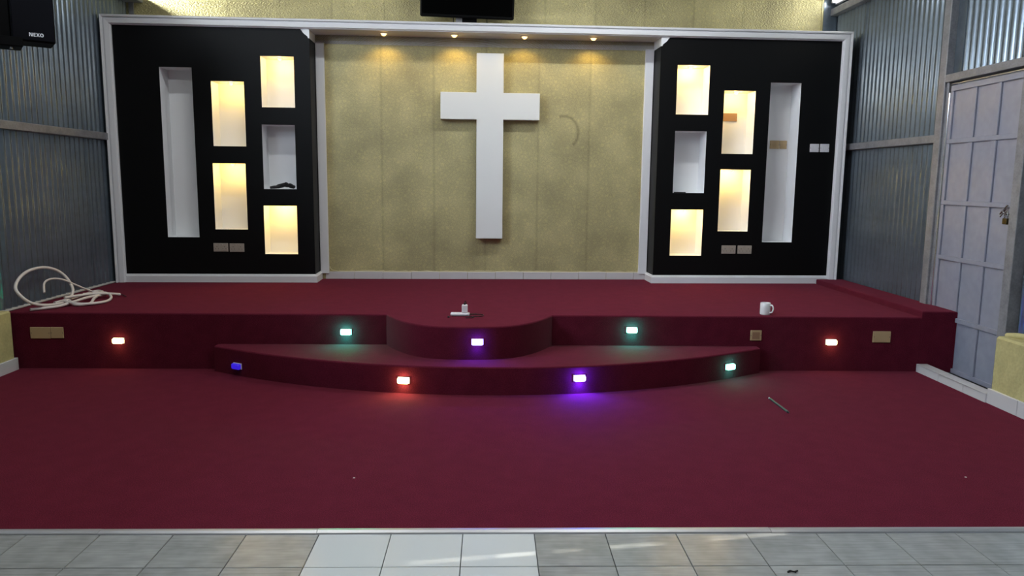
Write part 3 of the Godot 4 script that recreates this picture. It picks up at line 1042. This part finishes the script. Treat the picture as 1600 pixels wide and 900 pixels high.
func build_loudspeaker():
	# front lower right corner at (-3.088, 2.385, -5.6); the front is turned 35 degrees into the room
	var t := thing("loudspeaker", "black loudspeaker hung on the corrugated wall above the coiled conduit", "loudspeaker", Transform3D(Basis(Vector3.UP, 0.614), Vector3(-3.072, 2.392, -5.6)))
	part("cabinet", box(Vector3(-0.262, 0.0, -0.26), Vector3(0.0, 0.52, -0.014), 0.008), M.plastic_black, t)
	part("grille", box(Vector3(-0.256, 0.006, -0.016), Vector3(-0.006, 0.514, 0.0), 0.005), M.grille, t)
	part("bracket", box(Vector3(-0.34, -0.045, -0.20), Vector3(-0.20, 0.02, 0.02), 0.005), M.plastic_black, t)
	part("bracket_arm", box(Vector3(-0.42, -0.03, -0.22), Vector3(-0.25, 0.015, -0.14), 0.004), M.plastic_black, t)
	part("bracket_arm", box(Vector3(-0.44, 0.02, -0.30), Vector3(-0.264, 0.52, -0.04), 0.006), M.plastic_black, t)
	part("bracket_bolt", tube([Vector3(-0.27, -0.06, -0.03), Vector3(-0.27, -0.04, -0.03)], 0.012, 10), M.chrome, t)
	var f := SystemFont.new()
	f.font_names = PackedStringArray(["Droid Sans"])
	f.font_weight = 700
	var tm := TextMesh.new()
	tm.text = "NEXO"
	tm.font = f
	tm.font_size = 32
	tm.pixel_size = 0.00105
	tm.depth = 0.003
	part("logo", tm, M.logo, t, T(-0.118, 0.046, 0.001))

# a socket or switch plate that faces +z; n gangs; kind: socket, blank, switch
func plate(label: String, xf: Transform3D, w: float, h: float, m: Material, kind: String, group := ""):
	var t := thing("wall_plate", label, "wall plate", xf, group)
	part("cover", box(Vector3(-w / 2, -h / 2, 0), Vector3(w / 2, h / 2, 0.009), 0.003), m, t)
	if kind == "socket":
		for s in [-1.0, 1.0]:
			part("socket_face", box(Vector3(s * w * 0.25 - w * 0.19, -h * 0.36, 0.008), Vector3(s * w * 0.25 + w * 0.19, h * 0.30, 0.0105), 0.001), m, t)
			for k in [[-0.10, -0.16], [0.10, -0.16], [0.0, 0.10]]:
				part("pin_slot", box(Vector3(s * w * 0.25 + k[0] * w - 0.004, k[1] * h - 0.003, 0.009), Vector3(s * w * 0.25 + k[0] * w + 0.004, k[1] * h + 0.004, 0.0112), 0.0005), M.plate_dark, t)
			part("rocker", box(Vector3(s * 0.012 - 0.006, h * 0.26, 0.008), Vector3(s * 0.012 + 0.006, h * 0.42, 0.0125), 0.001), m, t)
	elif kind == "switch":
		part("rocker", box(Vector3(-w * 0.18, -h * 0.22, 0.008), Vector3(w * 0.18, h * 0.22, 0.013), 0.002), m, t)
	elif kind == "insert":
		part("insert", box(Vector3(-w * 0.33, -h * 0.33, 0.008), Vector3(w * 0.33, h * 0.33, 0.011), 0.002), M.brown, t)
	for s in [-1.0, 1.0]:
		part("screw", lathe([Vector2(0, 0.0015), Vector2(0.003, 0.001), Vector2(0.0035, 0)], 8), M.plate_dark, t, Transform3D(Basis(Vector3.RIGHT, PI / 2), Vector3(s * w * 0.44, 0, 0.009)))

func build_plates():
	plate("grey double socket on the black panel below lit niche, beside the tall unlit niche", back * T(-2.665, 0.787, 0), 0.142, 0.084, M.plate_grey, "socket")
	plate("grey double socket on the black panel, beside the short bottom lit niche", back * T(-2.51, 0.785, 0), 0.142, 0.084, M.plate_grey, "socket")
	plate("grey double socket on the door side panel, beside the short bottom lit niche", back * T(2.451, 0.79, 0), 0.148, 0.086, M.plate_grey, "socket")
	plate("grey double socket on the door side panel, beside the tall unlit niche", back * T(2.620, 0.79, 0), 0.148, 0.086, M.plate_grey, "socket")
	plate("white switch plate on the black panel, closer to the tall niche", back * T(3.289, 1.831, 0), 0.094, 0.082, M.plate_white, "switch")
	plate("white switch plate on the black panel, closer to the white frame", back * T(3.396, 1.832, 0), 0.094, 0.082, M.plate_white, "switch")
	plate("beige plate inside the tall unlit niche, wider of the pair", back * T(2.962, 1.87, NICHE), 0.10, 0.084, M.beige, "switch")
	plate("beige plate inside the tall unlit niche, narrower of the pair", back * T(3.055, 1.87, NICHE), 0.078, 0.084, M.beige, "switch")
	plate("tan plate inside the lit niche on the back board", back * T(2.475, 2.142, NICHE), 0.146, 0.082, M.brown, "blank")
	plate("beige double plate in the stage riser near the yellow plinth, wider of the pair", T(-3.428, 0.283, STAGE_Z), 0.150, 0.088, M.beige, "blank")
	plate("beige plate in the stage riser near the yellow plinth, narrower of the pair", T(-3.302, 0.285, STAGE_Z), 0.096, 0.086, M.beige, "blank")
	plate("square tan plate in the stage riser beside the end of the curved step", T(2.081, 0.290, STAGE_Z), 0.088, 0.082, M.beige, "insert")
	plate("blank beige plate in the stage riser near the steel door", T(3.081, 0.283, STAGE_Z), 0.142, 0.090, M.beige, "blank")

func build_small_things():
	# coil of white conduit leaning on the left wall and lying on the stage
	var y := STAGE_Y + 0.015
	var t := thing("conduit_coil", "white plastic conduit coiled on the stage against the grey wall", "conduit", T(-3.45, STAGE_Y, -6.2))
	var o := -Vector3(-3.45, STAGE_Y, -6.2)
	var loop := [Vector3(-3.573, 0.631, -5.722), Vector3(-3.616, 0.688, -5.846), Vector3(-3.644, 0.726, -6.021), Vector3(-3.647, 0.730, -6.207), Vector3(-3.625, 0.699, -6.335), Vector3(-3.583, 0.644, -6.394), Vector3(-3.531, 0.575, -6.387), Vector3(-3.488, 0.517, -6.339), Vector3(-3.454, 0.472, -6.213), Vector3(-3.443, 0.456, -6.071), Vector3(-3.456, 0.475, -5.876), Vector3(-3.482, 0.509, -5.759), Vector3(-3.525, 0.567, -5.708)]
	var shifted := []
	for p in loop:
		shifted.append(p + o)
	part("standing_loop", tube(smooth(shifted, 5, true), 0.012, 8, true), M.pvc, t)
	var lines := [
		[[-3.52, 0.555, -5.99], [-3.56, 0.622, -6.07], [-3.57, 0.640, -6.19], [-3.55, 0.615, -6.32], [-3.50, 0.548, -6.44], [-3.46, y + 0.02, -6.60], [-3.38, y, -6.66]],
		[[-3.514, y, -5.783], [-3.393, y, -5.935], [-3.36, y + 0.01, -6.10], [-3.33, y + 0.02, -6.291], [-3.304, y + 0.008, -6.503]],
		[[-3.509, y, -6.10], [-3.50, y, -6.40], [-3.477, y + 0.012, -6.66], [-3.40, y + 0.012, -6.64], [-3.34, y + 0.01, -6.45], [-3.28, y + 0.01, -6.26], [-3.22, y, -6.08], [-3.30, y, -6.02], [-3.40, y + 0.014, -6.12]],
		[[-3.40, y + 0.02, -6.05], [-3.26, y + 0.004, -6.03], [-3.17, y, -6.12], [-3.155, y, -6.26], [-3.22, y + 0.012, -6.42], [-3.33, y + 0.022, -6.52], [-3.45, y + 0.022, -6.42]],
		[[-3.46, y + 0.034, -6.16], [-3.36, y + 0.034, -6.36], [-3.28, y + 0.024, -6.46], [-3.20, y + 0.004, -6.545]]]
	for k in lines.size():
		var pts := []
		for p in lines[k]:
			pts.append(Vector3(p[0], p[1], p[2]) + o)
		part("lying_length", tube(smooth(pts, 5), 0.0115 if k else 0.008, 8), M.pvc, t)
	part("end_wire", tube(smooth([Vector3(-3.20, y + 0.004, -6.545) + o, Vector3(-3.165, y - 0.004, -6.54) + o, Vector3(-3.13, y - 0.008, -6.50) + o], 4), 0.004, 6), M.cable, t)
	# mug
	t = thing("coffee_mug", "white ceramic mug standing at the edge of the red stage", "mug", Transform3D(Basis(Vector3.UP, -0.75), Vector3(2.178, STAGE_Y, -5.84)))
	part("body", lathe([Vector2(0, 0), Vector2(0.036, 0), Vector2(0.039, 0.003), Vector2(0.040, 0.010), Vector2(0.040, 0.092), Vector2(0.0385, 0.094), Vector2(0.037, 0.092), Vector2(0.036, 0.012), Vector2(0, 0.009)], 28), M.ceramic, t)
	part("handle", tube(smooth([Vector3(0.037, 0.078, 0.004), Vector3(0.055, 0.080, 0.007), Vector3(0.066, 0.066, 0.009), Vector3(0.067, 0.045, 0.009), Vector3(0.058, 0.025, 0.008), Vector3(0.037, 0.020, 0.004)], 5), 0.006, 8), M.ceramic, t)
	# extension strip with a charger plugged in
	t = thing("extension_strip", "short white extension socket strip lying on the red stage", "socket strip", Transform3D(Basis(Vector3.UP, -0.03), Vector3(-0.232, STAGE_Y, -5.72)))
	part("body", box(Vector3(-0.072, 0.002, -0.03), Vector3(0.072, 0.020, 0.03), 0.004), M.plain_white, t)
	for k in 3:
		part("outlet", box(Vector3(-0.055 + k * 0.042 - 0.014, 0.019, -0.018), Vector3(-0.055 + k * 0.042 + 0.014, 0.0215, 0.018), 0.001), M.plate_white, t)
	part("cord", tube(smooth([Vector3(0.07, 0.008, 0.0), Vector3(0.12, 0.005, -0.03), Vector3(0.175, 0.004, -0.02), Vector3(0.17, 0.004, 0.04), Vector3(0.10, 0.004, 0.06), Vector3(0.11, 0.004, 0.11), Vector3(0.05, 0.004, 0.12)], 6), 0.003, 6), M.cable, t)
	part("cord", tube(smooth([Vector3(-0.06, 0.004, 0.05), Vector3(0.0, 0.004, 0.045), Vector3(0.06, 0.004, 0.04), Vector3(0.10, 0.004, 0.06)], 5), 0.003, 6), M.cable, t)
	part("cord_plug", box(Vector3(-0.088, 0.0, 0.09), Vector3(-0.070, 0.012, 0.11), 0.003), M.cable, t)
	t = thing("charger", "white plug charger standing upright on the extension strip", "charger", T(-0.196, STAGE_Y + 0.0215, -5.722))
	part("body", box(Vector3(-0.022, 0, -0.02), Vector3(0.022, 0.062, 0.02), 0.005), M.plain_white, t)
	part("plug", box(Vector3(-0.009, 0.062, -0.008), Vector3(0.009, 0.076, 0.008), 0.003), M.cable, t)
	part("lead", tube(smooth([Vector3(0, 0.074, 0), Vector3(0.004, 0.09, -0.004), Vector3(0.012, 0.07, -0.022), Vector3(0.016, 0.01, -0.034), Vector3(0.03, -0.016, -0.045), Vector3(0.09, -0.017, -0.05)], 5), 0.0025, 6), M.cable, t)
	# a thin rod on the carpet
	t = thing("metal_rod", "thin grey rod lying on the red carpet before the curved step", "rod", T(1.918, 0.006, -4.79))
	part("shaft", tube([Vector3(-0.003, 0.0075, -0.158), Vector3(0.004, 0.0075, 0.135)], 0.0075, 10), M.gunmetal, t)
	part("tip", lathe([Vector2(0.0075, 0), Vector2(0.004, 0.018), Vector2(0.001, 0.026)], 10), M.cable, t, Transform3D(Basis(Vector3.RIGHT, PI / 2), Vector3(0.004, 0.0075, 0.134)))
	part("cap", tube([Vector3(-0.0034, 0.0075, -0.175), Vector3(-0.003, 0.0075, -0.156)], 0.0062, 10), M.plate_white, t)
	# black cable bundle in the niche
	t = thing("cable_bundle", "crumpled black cable bundle lying in the unlit short niche", "cable", back * T(-2.06, 1.364, -0.06))
	var rng := RandomNumberGenerator.new()
	rng.seed = 3
	for k in 5:
		var pts := []
		for j in 7:
			var u := -0.115 + 0.23 * j / 6.0
			var hgt := 0.012 + 0.030 * maxf(0.0, 1.0 - absf(u - 0.045) / 0.09) + 0.012 * maxf(0.0, 1.0 - absf(u + 0.05) / 0.07)
			pts.append(Vector3(u, clampf(hgt * rng.randf_range(0.6, 1.5), 0.013, 0.07), rng.randf_range(-0.035, 0.035)))
		part("strand", tube(smooth(pts, 4), 0.013, 7), M.cable, t)
	t = thing("cable_end", "black cable end on the floor of the unlit niche near the door", "cable", back * T(1.93, 1.365, -0.012))
	part("lead", tube([Vector3(-0.07, 0.005, 0), Vector3(0.05, 0.005, 0.002)], 0.005, 7), M.cable, t)
	# a dark scrap on the tiles and pale crumbs on the carpet
	t = thing("leaf_scrap", "dark curled scrap lying on a grey floor tile", "litter", T(1.161, 0.0, -2.672))
	part("leaf", tube(smooth([Vector3(-0.020, 0.003, 0.004), Vector3(-0.008, 0.005, -0.003), Vector3(0.005, 0.004, 0.002), Vector3(0.022, 0.004, -0.005)], 4), 0.003, 6), M.scrap, t)
	part("stem", tube(smooth([Vector3(-0.016, 0.0025, -0.005), Vector3(0.0, 0.004, -0.001), Vector3(0.012, 0.003, 0.006)], 4), 0.0025, 6), M.scrap, t)
	for p in [Vector3(-0.668, 0.006, -3.581), Vector3(2.413, 0.006, -3.585)]:
		t = thing("paper_crumb", "tiny pale crumb on the open red carpet " + ("before the white tiles" if p.x < 0 else "towards the door wall"), "litter", Transform3D(Basis.IDENTITY, p), "paper crumbs on the carpet")
		part("crumb", box(Vector3(-0.005, 0, -0.004), Vector3(0.005, 0.004, 0.004), 0.0015), M.paper, t)
